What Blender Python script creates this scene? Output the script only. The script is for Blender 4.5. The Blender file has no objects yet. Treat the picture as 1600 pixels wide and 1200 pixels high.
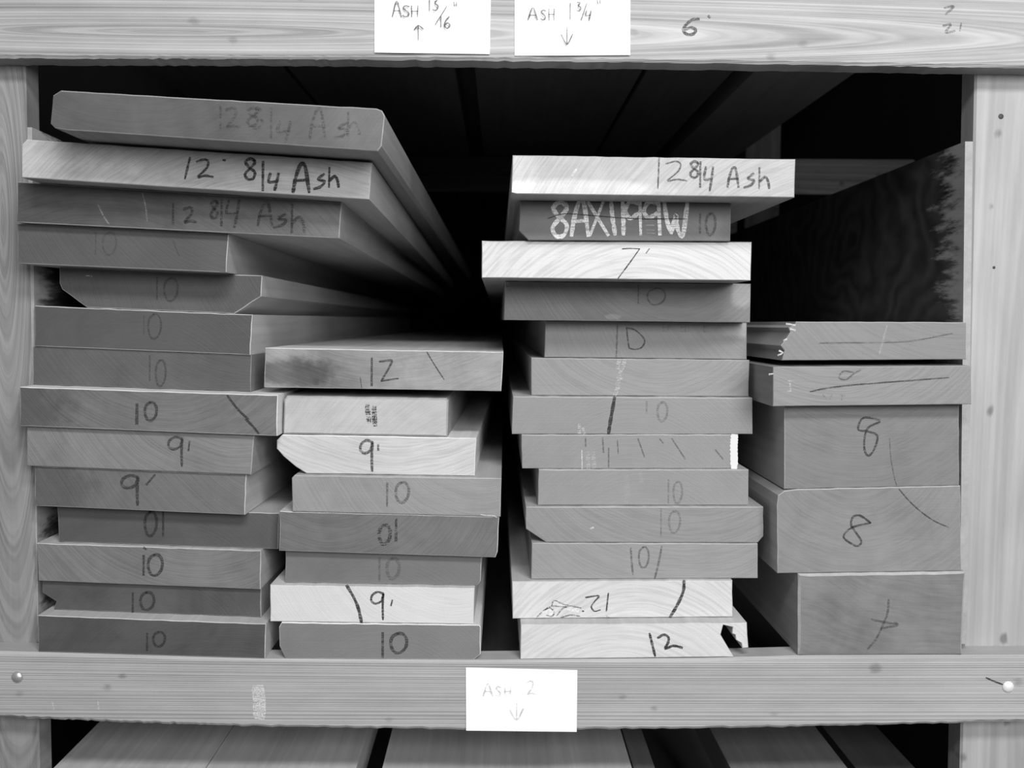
import bpy, math, random
from mathutils import Vector, Matrix, noise as mn

S = bpy.context.scene
COL = S.collection
# ------------------------------------------------------------------ camera
F = 1600.0                       # focal length in pixels of a 1600 px wide frame
CAM = Vector((0.0, -1.296, 1.45))
yaw, pitch, roll = math.radians(-0.72), math.radians(-3.55), math.radians(-0.30)
R = Matrix.Rotation(yaw, 3, 'Z') @ Matrix.Rotation(math.pi/2 + pitch, 3, 'X') @ Matrix.Rotation(-roll, 3, 'Z')
cd = bpy.data.cameras.new('camera'); cam = bpy.data.objects.new('camera', cd); COL.objects.link(cam)
cam.location = CAM; cam.rotation_euler = R.to_euler()
cd.sensor_width = 36.0; cd.lens = 36.0*F/1600.0; cd.clip_start = 0.05
S.camera = cam
cd.dof.use_dof = True; cd.dof.focus_distance = 1.3; cd.dof.aperture_fstop = 5.6
# ------------------------------------------------------------------ light
w = bpy.data.worlds.new('world'); S.world = w; w.use_nodes = True
w.node_tree.nodes['Background'].inputs[0].default_value = (1, 1, 1, 1)
w.node_tree.nodes['Background'].inputs[1].default_value = 0.22
def area(name, loc, target, sx, sy, power):
    l = bpy.data.lights.new(name, 'AREA'); l.shape = 'RECTANGLE'; l.size = sx; l.size_y = sy; l.energy = power
    o = bpy.data.objects.new(name, l); COL.objects.link(o); o.location = loc
    o.rotation_euler = (Vector(target)-Vector(loc)).to_track_quat('-Z', 'Y').to_euler()
    return o
area('shop_light', (0.30, -1.75, 2.75), (0.1, 0.0, 1.2), 1.3, 0.30, 44)
area('aisle_daylight', (1.0, -2.8, 2.15), (0.2, 0.0, 1.25), 1.3, 0.9, 74)
S.view_settings.view_transform = 'Standard'; S.view_settings.look = 'None'
S.view_settings.gamma = 1.0; S.view_settings.use_curve_mapping = False
S.view_settings.exposure = 0.0

# ------------------------------------------------------------------ helpers
def at(px, py, Y=0.0):
    """the point in the world plane y=Y seen at photo pixel px,py"""
    d = R @ Vector(((px-800.0)/F, -(py-600.0)/F, -1.0))
    t = (Y-CAM.y)/d.y
    return CAM + d*t
def tag(o, label=None, cat=None, group=None, kind=None):
    for k, v in (('label', label), ('category', cat), ('group', group), ('kind', kind)):
        if v: o[k] = v
    return o
def mesh_obj(name, verts, faces, mats, parent=None, loc=(0, 0, 0), fm=None, smooth=False):
    me = bpy.data.meshes.new(name)
    loc = Vector(loc)
    me.from_pydata([tuple(Vector(v)-loc) for v in verts], [], faces)
    for m in (mats if isinstance(mats, (list, tuple)) else [mats]): me.materials.append(m)
    if fm: me.polygons.foreach_set('material_index', fm)
    if smooth: me.polygons.foreach_set('use_smooth', [True]*len(me.polygons))
    me.update()
    o = bpy.data.objects.new(name, me); COL.objects.link(o)
    if parent is not None:
        o.parent = parent; o.location = loc - parent_world(parent)
    else: o.location = loc
    return o
def parent_world(p):
    v = Vector((0, 0, 0))
    while p is not None: v += p.location; p = p.parent
    return v
def box(name, lo, hi, mat, parent=None, bev=0.002, jit=0.0):
    """box with small bevels on all edges"""
    x0, y0, z0 = lo; x1, y1, z1 = hi
    import bmesh
    bm = bmesh.new(); bmesh.ops.create_cube(bm, size=1)
    for v in bm.verts:
        v.co = Vector(((x0+x1)/2+v.co.x*(x1-x0), (y0+y1)/2+v.co.y*(y1-y0), (z0+z1)/2+v.co.z*(z1-z0)))
    if bev: bmesh.ops.bevel(bm, geom=list(bm.edges), offset=bev, segments=2, affect='EDGES')
    c = Vector(((x0+x1)/2, (y0+y1)/2, z0))
    for v in bm.verts: v.co -= c
    me = bpy.data.meshes.new(name); bm.to_mesh(me); bm.free(); me.materials.append(mat)
    o = bpy.data.objects.new(name, me); COL.objects.link(o)
    if parent is not None: o.parent = parent; o.location = c - parent_world(parent)
    else: o.location = c
    return o

# ------------------------------------------------------------------ materials
class NT:
    def __init__(s, name):
        s.m = bpy.data.materials.new(name); s.m.use_nodes = True
        s.n = s.m.node_tree.nodes; s.l = s.m.node_tree.links
        s.b = s.n['Principled BSDF']; s.tc = s.n.new('ShaderNodeTexCoord')
    def put(s, sock, v):
        if isinstance(v, (int, float)): sock.default_value = v
        elif isinstance(v, tuple): sock.default_value = v
        else: s.l.new(v, sock)
    def op(s, o, a, b=None, c=None, clamp=False):
        n = s.n.new('ShaderNodeMath'); n.operation = o; n.use_clamp = clamp
        s.put(n.inputs[0], a)
        if b is not None: s.put(n.inputs[1], b)
        if c is not None: s.put(n.inputs[2], c)
        return n.outputs[0]
    def map(s, loc=(0, 0, 0), rot=(0, 0, 0), sc=(1, 1, 1)):
        n = s.n.new('ShaderNodeMapping'); s.l.new(s.tc.outputs['Object'], n.inputs[0])
        n.inputs[1].default_value = loc; n.inputs[2].default_value = rot; n.inputs[3].default_value = sc
        return n.outputs[0]
    def noise(s, vec, scale, detail=3.0, rough=0.55, dist=0.0):
        n = s.n.new('ShaderNodeTexNoise'); s.l.new(vec, n.inputs['Vector'])
        n.inputs['Scale'].default_value = scale; n.inputs['Detail'].default_value = detail
        n.inputs['Roughness'].default_value = rough; n.inputs['Distortion'].default_value = dist
        return n.outputs[0]
    def rings(s, vec, scale, dist=1.0, dscale=1.0, d='Y', kind='RINGS', prof='SIN'):
        n = s.n.new('ShaderNodeTexWave'); n.wave_type = kind; n.wave_profile = prof
        if kind == 'RINGS': n.rings_direction = d
        else: n.bands_direction = d
        s.l.new(vec, n.inputs['Vector']); n.inputs['Scale'].default_value = scale
        n.inputs['Distortion'].default_value = dist; n.inputs['Detail'].default_value = 2.0
        n.inputs['Detail Scale'].default_value = dscale
        return n.outputs['Fac']
    def grow(s, vec, freq, warp, wscale=9.0, lo=.34, hi=.62, along=1.2):
        """growth rings: irregular bands of the distance from the pith"""
        ln = s.n.new('ShaderNodeVectorMath'); ln.operation = 'LENGTH'; s.l.new(vec, ln.inputs[0])
        wn = s.noise(vec, wscale, 2.0, .5)
        r = s.op('ADD', ln.outputs['Value'], s.op('MULTIPLY', s.op('SUBTRACT', wn, .5), warp))
        cb = s.n.new('ShaderNodeCombineXYZ'); s.l.new(s.op('MULTIPLY', r, freq), cb.inputs[0])
        sp = s.n.new('ShaderNodeSeparateXYZ'); s.l.new(vec, sp.inputs[0])
        s.l.new(s.op('MULTIPLY', s.op('ADD', sp.outputs[0], sp.outputs[2]), along), cb.inputs[1])
        return s.smooth(s.noise(cb.outputs[0], 1.0, 2.5, .55), lo, hi)
    def smooth(s, v, a, b, c=0.0, d=1.0):
        n = s.n.new('ShaderNodeMapRange'); n.interpolation_type = 'SMOOTHSTEP'
        s.put(n.inputs[0], v); n.inputs[1].default_value = a; n.inputs[2].default_value = b
        n.inputs[3].default_value = c; n.inputs[4].default_value = d
        return n.outputs[0]
    def finish(s, val, rough=0.6, bump=None, bd=0.0003, spec=0.3):
        cb = s.n.new('ShaderNodeCombineColor')
        for k in range(3): s.put(cb.inputs[k], val)
        s.l.new(cb.outputs[0], s.b.inputs['Base Color'])
        s.put(s.b.inputs['Roughness'], rough); s.b.inputs['Specular IOR Level'].default_value = spec
        if bump is not None:
            bp = s.n.new('ShaderNodeBump'); bp.inputs['Distance'].default_value = bd
            s.l.new(bump, bp.inputs['Height']); s.l.new(bp.outputs[0], s.b.inputs['Normal'])
        return s.m
def around(t, g, terms):
    """g * (1 + sum k*(tex-.5))"""
    acc = None
    for tex, k in terms:
        acc = t.op('MULTIPLY_ADD', tex, k, acc if acc is not None else 1.0 - 0.0)
    off = sum(k for _, k in terms)*0.5
    v = t.op('SUBTRACT', acc, off)
    return t.op('MAXIMUM', t.op('MULTIPLY', v, g), 0.004)

def mat_end(name, g, rc=0.18, rs=60, c=(0, -.12), saw=0.12, ang=0.9, mott=0.35, dist=1.2, seed=0, blob=None):
    """sawn end of a board: growth rings round the pith, saw scratches, mottled wax and dirt"""
    t = NT(name)
    rv = t.map(loc=(-c[0], seed*.37, -c[1]), sc=(1, .05, 1))
    rv = t.map(loc=(-c[0], 0, -c[1]), sc=(1, 0, 1))
    ring = t.grow(rv, rs*11.0, .012*dist, 9.0, .36, .60, 14.0)
    ring2 = t.grow(rv, rs*2.6, .03*dist, 9.0, .34, .62, 3.0)
    sv = t.map(loc=(seed, 0, 0), rot=(0, ang, 0), sc=(6, 1, 420))
    sw = t.noise(sv, 1.0, 3.0, .6)
    mo = t.noise(t.map(loc=(seed*3.1, 1, seed)), 11.0, 3.0, .55, .6)
    mo2 = t.noise(t.map(loc=(seed*1.7, 5, seed)), 45.0, 4.0, .6)
    fine = t.noise(t.map(), 900.0, 2.0, .7)
    terms = [(ring, rc*.62), (ring2, rc*.22), (sw, saw*1.25), (mo, mott*1.5), (mo2, mott*.8), (fine, .42)]
    v = around(t, g, terms)
    if blob:   # a stain or a bleached patch with its own place: (x, z, rx, rz, factor)
        for bx_, bz_, rx_, rz_, f_ in blob:
            q = t.map(loc=(-bx_/rx_, 0, -bz_/rz_), sc=(1/rx_, 0, 1/rz_))
            ln = t.n.new('ShaderNodeVectorMath'); ln.operation = 'LENGTH'; t.l.new(q, ln.inputs[0])
            d = t.op('ADD', ln.outputs['Value'], t.op('MULTIPLY', t.op('SUBTRACT', mo2, .5), .9))
            k = t.smooth(d, .55, 1.15, f_, 1.0)
            v = t.op('MULTIPLY', v, k)
    return t.finish(v, t.smooth(mo, .3, .7, .42, .68), t.op('MULTIPLY_ADD', sw, .7, t.op('MULTIPLY', ring, .4)), .00018)
def mat_side(name, g, seed=0):
    """planed or rough long faces: streaks running along the board"""
    t = NT(name)
    a = t.noise(t.map(loc=(seed, 0, 0), sc=(90, 2.2, 90)), 1.0, 4.0, .6, .3)
    b = t.noise(t.map(loc=(seed, 0, 0), sc=(14, 4, 14)), 1.0, 3.0, .55)
    c = t.noise(t.map(), 400.0, 3.0, .7)
    return t.finish(around(t, g, [(a, .5), (b, .45), (c, .22)]), .68, a, .0004)
def mat_pine(name, g, axis='X', seed=0, c=None, sc=None, rs=22, spots=.5, contrast=.35, blob=None, spec=.3):
    """construction lumber, grain lines along axis; rings cut flat give long cathedral curves"""
    t = NT(name)
    c = c or (0, 0); st = .03
    if axis == 'X':
        sA = sc or (st, .6, 1.0); nmap = (2.0, 60, 110); warp = (3, 4, 14); wear = (10, 10, 40)
    else:
        sA = sc or (1.0, .6, st); nmap = (110, 60, 2.0); warp = (14, 4, 3); wear = (40, 10, 8)
    m = t.n.new('ShaderNodeMapping'); t.l.new(t.tc.outputs['Object'], m.inputs[0])
    m.inputs[1].default_value = (-c[0]*sA[0], 0, -c[1]*sA[2]); m.inputs[3].default_value = sA
    m.inputs[3].default_value = (sA[0], 0, sA[2])
    wv = t.grow(m.outputs[0], rs*6.0, .010, 14.0, .36, .64, .3)
    wv2 = t.grow(m.outputs[0], rs*1.3, .02, 14.0, .36, .64, .3)
    fi = t.noise(t.map(loc=(seed, 0, seed), sc=nmap), 1.0, 3.0, .6, .25)
    wp = t.noise(t.map(loc=(seed, 3, 0), sc=warp), 1.0, 3.0, .5)
    we = t.noise(t.map(loc=(seed, 3, 0), sc=wear), 1.0, 4.0, .65)
    fine = t.noise(t.map(), 700.0, 2.0, .7)
    v = around(t, g, [(wv, contrast*.7), (wv2, contrast*.5), (fi, contrast*1.1), (wp, .42), (we, .34), (fine, .2)])
    vor = t.n.new('ShaderNodeTexVoronoi'); vm = t.map(loc=(seed*2.3, .2, seed), sc=(1, .2, 1.3) if axis == 'X' else (1.3, .2, 1))
    t.l.new(vm, vor.inputs['Vector']); vor.inputs['Scale'].default_value = 17.0
    dn = t.op('ADD', vor.outputs['Distance'], t.op('MULTIPLY', t.op('SUBTRACT', we, .5), .5))
    v = t.op('MULTIPLY', v, t.smooth(dn, .02, .15, 1-spots, 1.0))
    if blob:
        for bx_, bz_, rx_, rz_, f_ in blob:
            q = t.map(loc=(-bx_/rx_, 0, -bz_/rz_), sc=(1/rx_, 0, 1/rz_))
            ln = t.n.new('ShaderNodeVectorMath'); ln.operation = 'LENGTH'; t.l.new(q, ln.inputs[0])
            d = t.op('ADD', ln.outputs['Value'], t.op('MULTIPLY', t.op('SUBTRACT', we, .5), 1.2))
            v = t.op('MULTIPLY', v, t.smooth(d, .6, 1.1, f_, 1.0))
    return t.finish(v, .62, t.op('ADD', wv, fi), .0005, spec)
def mat_plain(name, g, rough=.6, mott=.2, scale=20.0, metal=0.0, spec=.3):
    t = NT(name); a = t.noise(t.map(), scale, 4.0, .6)
    t.b.inputs['Metallic'].default_value = metal
    return t.finish(around(t, g, [(a, mott)]), rough, a, .0004, spec)
_ink = {}
def mat_ink(g, alpha, dry=.3):
    """marker, pencil or chalk: the colour of the mark, thinner where the tip skipped"""
    k = (round(g, 3), round(alpha, 2), round(dry, 2))
    if k in _ink: return _ink[k]
    t = NT('ink_%d' % len(_ink))
    a = t.noise(t.map(sc=(1, 1, 1)), 620.0, 3.0, .6)
    b = t.noise(t.map(sc=(40, 1, 420)), 1.0, 2.0, .6)
    al = t.op('SUBTRACT', alpha, t.op('MULTIPLY', t.smooth(t.op('ADD', a, b), .85, 1.2), dry), clamp=True)
    t.b.inputs['Base Color'].default_value = (g, g, g, 1); t.b.inputs['Roughness'].default_value = .75
    t.l.new(al, t.b.inputs['Alpha'])
    _ink[k] = t.m
    return t.m

# ------------------------------------------------------------------ handwriting
G = {  # unit boxes, x right, y down
 '1': [[(.5, 0), (.46, 1)]],
 '0': [[(.45, .02), (.12, .2), (.02, .55), (.2, .93), (.55, 1), (.9, .75), (.98, .35), (.75, .05), (.4, .03)]],
 '2': [[(.05, .12), (.5, 0), (.72, .15), (.6, .5), (.12, .95), (.55, .88), (1, .95)]],
 'Z': [[(0, .06), (.62, .0), (.6, .2), (.1, .98)], [(.1, .98), (1, .86)]],
 '9': [[(.95, .06), (.5, 0), (.08, .12), (.02, .32), (.35, .42), (.8, .32), (.95, .06), (.9, .5), (.92, 1)]],
 '8': [[(.9, .1), (.5, 0), (.1, .16), (.4, .42), (.9, .66), (.75, .96), (.3, 1), (.05, .76), (.5, .46), (.9, .2), (.8, .04)]],
 '4': [[(.2, 0), (.05, .5), (.85, .48)], [(.95, 0), (.8, .5), (.6, 1)]],
 '7': [[(0, 0), (1, 0), (-.2, 1)]],
 '/': [[(.5, 0), (.4, 1)]],
 's': [[(.9, 0), (.35, .35), (.95, .5), (.6, .85), (0, 1)]],
 'S': [[(.95, .08), (.4, 0), (.1, .22), (.8, .6), (.85, .88), (.4, 1), (0, .88)]],
 'h': [[(.15, 0), (.12, 1)], [(.12, .7), (.6, .45), (.85, .65), (.95, 1)]],
 'A': [[(0, 1), (.15, .5), (.45, 0), (.75, .05), (1, 1)], [(.05, .58), (.95, .55)]],
 'T': [[(0, 1), (.5, 0), (1, 1)], [(.2, .62), (.82, .62)]],
 'H': [[(0, 0), (.05, 1)], [(1, 0), (.95, 1)], [(0, .5), (1, .5)]],
 'X': [[(0, 0), (1, 1)], [(.75, 0), (.1, 1)]],
 'D': [[(.0, .0), (.08, .6), (.15, .95)], [(.0, .0), (.5, .12), (1, .55), (.85, .9), (.45, 1), (.12, .92)]],
 '3': [[(.1, .05), (.8, .1), (.4, .42), (.95, .65), (.6, 1), (0, .95)]],
 '6': [[(.8, 0), (.25, .35), (.05, .8), (.45, 1), (.9, .8), (.6, .55), (.1, .7)]],
 'W': [[(0, 0), (.12, .55), (.3, .92)], [(.3, .92), (.48, .45), (.52, .4), (.58, .8), (.8, 1), (1, .0)]],
}
def smooth_line(pts, n=5):
    if len(pts) < 3: return [Vector(p) for p in pts]
    P = [Vector(p) for p in pts]; P = [P[0]*2-P[1]] + P + [P[-1]*2-P[-2]]; out = []
    for i in range(1, len(P)-2):
        a, b, c, d = P[i-1], P[i], P[i+1], P[i+2]
        for k in range(n):
            t = k/n
            out.append(0.5*((2*b)+(c-a)*t+(2*a-5*b+4*c-d)*t*t+(3*b-a-3*c+d)*t**3))
    out.append(P[-2]); return out
def write(parent, strokes, Y, width, mat, name='handwriting', curve=True, off=.0004, label=None):
    if not name.startswith(('handw', 'chalk_w', 'knot')) and len(strokes) > 1:
        for st in strokes: write1(parent, [st], Y, width, mat, name, curve, off, label)
        return
    return write1(parent, strokes, Y, width, mat, name, curve, off, label)
def write1(parent, strokes, Y, width, mat, name='handwriting', curve=True, off=.0004, label=None):
    """strokes are photo-pixel polylines, laid as a film of ink on the plane y=Y"""
    V = []; Fc = []; lay = 0
    for st in strokes:
        pts = smooth_line(st) if curve else [Vector(p) for p in st]
        W = width
        n = len(pts); base = len(V)
        yy = Y-off-lay*.00004; lay += 1
        for i, p in enumerate(pts):
            d = (pts[min(i+1, n-1)]-pts[max(i-1, 0)])
            if d.length < 1e-6: d = Vector((1, 0))
            d.normalize(); nrm = Vector((-d.y, d.x))
            ww = W*.5*(0.86+.36*abs(math.sin(i*1.3+p.x)))*(0.75 if i in (0, n-1) else 1)
            e = -d*W*.3 if i == 0 else (d*W*.3 if i == n-1 else Vector((0, 0)))
            q = p+e
            V.append(at(q.x+nrm.x*ww, q.y+nrm.y*ww, yy)); V.append(at(q.x-nrm.x*ww, q.y-nrm.y*ww, yy))
        for i in range(n-1):
            a = base+2*i; Fc.append((a, a+1, a+3, a+2))
    c = sum(V, Vector((0, 0, 0)))/len(V)
    o = mesh_obj(name, V, Fc, mat, parent, c)
    if label: o['label'] = label
    return o
def glyphs(items):
    out = []
    for ch, x0, y0, x1, y1 in items:
        for st in G[ch]:
            out.append([(x0+(x1-x0)*a, y0+(y1-y0)*b) for a, b in st])
    return out
INK = mat_ink(.012, .90, .5); INKM = mat_ink(.025, .72, .5); INKF = mat_ink(.04, .45, .35); INKV = mat_ink(.04, .26, .22)
CHALK = mat_ink(.78, .95, .55); PENCIL = mat_ink(.02, .8, .5); SCRAPE = mat_ink(.62, .55, .9); PENF = mat_ink(.05, .3, .2)
BRI = mat_ink(.6, .85, .5)

# ------------------------------------------------------------------ setting
t_ = mat_plain('concrete', .16, .8, .5, 6.0)
X0, X1 = -3.2, 3.2; W0, W1 = -1.05, 1.05
def slab(name, lo, hi, m):
    o = box(name, lo, hi, m, None, 0); o['kind'] = 'structure'; return o
slab('floor', (X0, -4.2, -.1), (X1, 4.6, 0), t_)
dark_wall = mat_plain('dark_shade_wall', .015, .9, .5, 4.0, 0.0, .03)  # near-black enclosure added round the rack to keep light out of the bay
slab('shade_wall_back', (W0-.1, 4.0, 0), (W1+.1, 4.1, 2.5), dark_wall)
slab('shade_wall_left', (W0-.1, .06, 0), (W0, 4.0, 2.5), dark_wall)
slab('shade_wall_right', (W1, .06, 0), (W1+.1, 4.0, 2.5), dark_wall)
slab('shade_ceiling', (W0-.1, .06, 2.5), (W1+.1, 4.1, 2.6), dark_wall)

# ------------------------------------------------------------------ the rack
rack = bpy.data.objects.new('lumber_rack', None); COL.objects.link(rack); rack.location = (0, 0, 0)
tag(rack, 'heavy wooden rack of pale posts and cross beams framing all the board ends', 'rack')
BT = .038                        # beam thickness
pine_top = mat_pine('pine_beam_top', .31, 'X', 1.3, c=(-.40, .030), sc=(.036, .6, 1), rs=62, contrast=.50, spots=.25)
pine_bot = mat_pine('pine_beam_bottom', .33, 'X', 4.1, c=(.3, .14), rs=70, contrast=.24, spots=.35)
pine_l = mat_pine('pine_post_left', .34, 'Z', 7.7, c=(-.045, -.05), sc=(1, .6, .35), rs=40, contrast=.5, spots=.25)
pine_r = mat_pine('pine_post_right', .32, 'Z', 2.9, c=(.035, -.2), sc=(1, .6, .06), rs=11, contrast=.26, spots=.5)
pine_dk = mat_pine('pine_posts_painted_shade', .025, 'Z', 6.2, rs=30, contrast=.4, spec=.03)  # same pine as the front posts, with the bay's shade put into its colour
pine_in = mat_pine('pine_beams_painted_shade', .045, 'X', 9.2, rs=40, contrast=.6, spec=.1)  # beam pine darkened, depth shade painted into the colour

def prism(name, outline, y0, y1, mat, parent=None, bev=.0015, jit=.0, step=None, fm=None, loc=None):
    """closed (x,z) outline, front at y0, back at y1, softened front rim"""
    pts = [Vector(p) for p in outline]
    if step:
        q = []
        for i, p in enumerate(pts):
            r = pts[(i+1) % len(pts)]; n = max(1, int((r-p).length/step))
            for k in range(n): q.append(p.lerp(r, k/n))
        pts = q
    area2 = sum(pts[i].x*pts[(i+1) % len(pts)].y-pts[(i+1) % len(pts)].x*pts[i].y for i in range(len(pts)))
    if area2 < 0: pts.reverse()          # counter-clockwise seen from -y
    n = len(pts); inn = []
    for i in range(n):
        a, b, c = pts[i-1], pts[i], pts[(i+1) % n]
        d1 = (b-a); d2 = (c-b)
        d1 = d1.normalized() if d1.length > 1e-7 else d2.normalized(); d2 = d2.normalized() if d2.length > 1e-7 else d1
        nn = Vector((-d1.y-d2.y, d1.x+d2.x)); nn = nn.normalized() if nn.length > 1e-6 else Vector((0, 1))
        inn.append(b+nn*bev*(1.2))
    V = []
    for p in inn: V.append((p.x, y0, p.y))
    for p in pts: V.append((p.x, y0+bev, p.y))
    for p in pts: V.append((p.x, y1, p.y))
    Fc = [tuple(range(n))]; FM = [0]
    for i in range(n):
        j = (i+1) % n
        Fc.append((i, n+i, n+j, j)); FM.append(0)
        Fc.append((n+i, 2*n+i, 2*n+j, n+j)); FM.append(1 if isinstance(mat, (list, tuple)) else 0)
    Fc.append(tuple(range(3*n-1, 2*n-1, -1))); FM.append(0)
    cx = sum(p.x for p in pts)/n; cz = sum(p.y for p in pts)/n
    return mesh_obj(name, V, Fc, mat, parent, loc or (cx, y0, cz), FM)

def line2(pts, Y=0):
    return [(at(x, y, Y).x, at(x, y, Y).z) for x, y in pts]
def zat(line, x):
    """height of a world polyline at world x"""
    L = sorted(line)
    for (xa, za), (xb, zb) in zip(L, L[1:]):
        if x <= xb or (xb, zb) == L[-1]:
            return za+(zb-za)*(x-xa)/(xb-xa)
top_low = line2([(-330, 87), (0, 90.5), (350, 91), (700, 93.5), (1130, 98.5), (1600, 106), (1930, 111)])
top_up = [(p[0], p[1]+.0895) for p in top_low]
bot_up = line2([(-330, 1014), (0, 1018), (400, 1030), (750, 1032), (1100, 1029), (1250, 1025), (1600, 1024), (1930, 1022)])
bot_low = line2([(-330, 1111), (0, 1121), (200, 1130), (400, 1136), (800, 1142), (1200, 1137.5), (1600, 1128), (1930, 1119)])
rnd = random.Random(5)
def rough(L, a): 
    out = []
    for i in range(len(L)-1):
        for k in range(34):
            t = k/34; out.append((L[i][0]+(L[i+1][0]-L[i][0])*t, L[i][1]+(L[i+1][1]-L[i][1])*t+rnd.uniform(-a, a)))
    out.append(L[-1]); return out
beam_top = prism('cross_beam', rough(top_low, .0007)+top_up[::-1], 0, BT, pine_top, rack, .003)
beam_bot = prism('cross_beam', rough(bot_low, .0009)+bot_up[::-1], 0, BT, pine_bot, rack, .003)
# posts: front plane just behind the beams
PY = BT+.0005
def post(xt, yt, xb, yb, xo_t, xo_b, m, depth=.038, Y=PY):
    a = at(xt, yt, Y); b = at(xb, yb, Y); c = at(xo_t, yt, Y); d = at(xo_b, yb, Y)
    k = (b.x-a.x)/(b.z-a.z); f = lambda p, z: p.x+(z-p.z)*k
    return prism('post', [(f(a, 0), 0), (f(a, 2.35), 2.35), (f(c, 2.35), 2.35), (f(c, 0), 0)], Y, Y+depth, m, rack, .003)
pl = post(39, 110, 57, 1000, -75, -60, pine_l)
pr = post(1524, 118, 1505, 1000, 1640, 1622, pine_r)
pl.data.materials[0] = mat_pine('pine_post_left', .21, 'Z', 7.7, c=(at(4, 345, PY).x-pl.location.x, at(4, 345, PY).z-pl.location.z), sc=(1, .6, .11), rs=50, contrast=.40, spots=.2)  # pine darkened to imitate the light falling off towards the left
xl_in = at(39, 500, PY).x; xr_in = at(1515, 500, PY).x
# frames further back that carry the boards
zt0 = at(800, 97, 0).z; zt1 = zt0+.0895
zb1 = min(z for x, z in bot_up)-.001; zb0 = zb1-.089
for k, Y in enumerate((1.30, 2.60)):
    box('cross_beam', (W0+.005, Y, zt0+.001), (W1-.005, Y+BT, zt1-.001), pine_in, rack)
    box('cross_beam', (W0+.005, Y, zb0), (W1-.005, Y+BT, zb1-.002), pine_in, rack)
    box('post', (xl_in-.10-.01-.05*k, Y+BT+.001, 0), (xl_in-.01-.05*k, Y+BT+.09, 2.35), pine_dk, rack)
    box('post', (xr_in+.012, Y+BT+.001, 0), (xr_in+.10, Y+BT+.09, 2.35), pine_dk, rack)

# plywood side panels
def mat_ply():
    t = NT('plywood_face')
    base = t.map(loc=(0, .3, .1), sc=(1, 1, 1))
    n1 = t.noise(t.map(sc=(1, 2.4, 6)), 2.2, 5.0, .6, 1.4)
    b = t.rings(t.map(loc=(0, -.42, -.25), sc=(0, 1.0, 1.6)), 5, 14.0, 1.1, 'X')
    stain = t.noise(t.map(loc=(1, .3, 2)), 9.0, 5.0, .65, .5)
    # paler strip along the front edge, with a ragged border
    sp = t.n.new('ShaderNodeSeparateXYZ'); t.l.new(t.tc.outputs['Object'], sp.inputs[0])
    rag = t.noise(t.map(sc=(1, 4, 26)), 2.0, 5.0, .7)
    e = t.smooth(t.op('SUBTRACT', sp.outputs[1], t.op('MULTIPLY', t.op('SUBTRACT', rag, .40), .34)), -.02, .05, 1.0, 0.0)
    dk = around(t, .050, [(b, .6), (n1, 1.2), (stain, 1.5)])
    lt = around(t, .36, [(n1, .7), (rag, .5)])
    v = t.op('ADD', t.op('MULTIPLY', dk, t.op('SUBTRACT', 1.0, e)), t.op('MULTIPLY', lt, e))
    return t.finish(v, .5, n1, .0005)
ply = mat_ply(); ply_edge = mat_side('plywood_edge', .30, 3)
def panel(xt, yt, xb, yb, side, y0, y1, lean):
    a = at(xt, yt, y0); b = at(xb, yb, y0); th = .010*side
    V = []; 
    for Yk, dx in ((y0, 0), (y1, lean)):
        for p in ((a.x+dx, a.z), (a.x+th+dx, a.z), (b.x+th+dx, b.z), (b.x+dx, b.z)):
            V.append((p[0], Yk, p[1]))
    Fc = [(0, 1, 2, 3), (4, 7, 6, 5), (0, 3, 7, 4), (1, 5, 6, 2), (0, 4, 5, 1), (3, 2, 6, 7)]
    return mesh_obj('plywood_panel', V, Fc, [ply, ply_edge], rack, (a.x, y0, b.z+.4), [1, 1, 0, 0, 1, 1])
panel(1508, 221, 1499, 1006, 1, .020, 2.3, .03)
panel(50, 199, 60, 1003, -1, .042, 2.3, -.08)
# fixings
def head(name, px, py, r, Y, mat, parent, dome=.5, label=None):
    c = at(px, py, Y); V = []; Fc = []; n = 16
    for k, (rr, dd) in enumerate(((1, 0), (.95, .25), (.7, .7), (.3, .95))):
        for i in range(n):
            a = 2*math.pi*i/n; V.append((c.x+r*rr*math.cos(a), c.y-dd*r*dome, c.z+r*rr*math.sin(a)))
    V.append((c.x, c.y-r*dome, c.z))
    for k in range(3):
        for i in range(n): Fc.append((k*n+i, k*n+(i+1) % n, (k+1)*n+(i+1) % n, (k+1)*n+i))
    for i in range(n): Fc.append((3*n+i, 3*n+(i+1) % n, 4*n))
    Fc.append(tuple(range(n-1, -1, -1)))
    o = mesh_obj(name, V, Fc, mat, parent, c, None, True)
    if label: o['label'] = label
    return o
zinc = mat_plain('zinc', .55, .35, .3, 200.0, .75); rust = mat_plain('dark_steel', .05, .6, .3, 200.0, .3)
head('bolt_head', 27, 1058, .0075, 0, zinc, beam_bot); head('bolt_head', 1575, 1073, .0078, 0, mat_plain('pale_zinc', .75, .4, .2, 200.0, .2), beam_bot)
write(beam_bot, [[(1541, 1059), (1552, 1064), (1568, 1070)]], 0, 2.2, INK, 'crack')
head('nail_head', 1564, 182, .0035, PY, rust, pr, .25)
head('nail_head', 1553, 418, .0020, PY, rust, pr, .25)
write(beam_bot, [[(399, 1074), (401, 1095), (402, 1120)], [(407, 1073), (409, 1098), (409, 1121)]], 0, 11, mat_ink(.75, .7, .8), 'paint_smear', label='pale paint smear')
write(beam_bot, [[(82, 1098), (84, 1108)], [(153, 1096), (154, 1108)]], 0, 3, mat_ink(.7, .5, .6), 'paint_smear')
write(beam_top, [[(1092, 29.8), (1081, 31), (1070, 41), (1068, 48), (1074.5, 54), (1084, 52.5), (1087, 46.5), (1080, 43), (1070, 46)], [(1107, 25), (1109, 27)]], 0, 4.2, INKM, 'handwritten_number')
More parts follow.
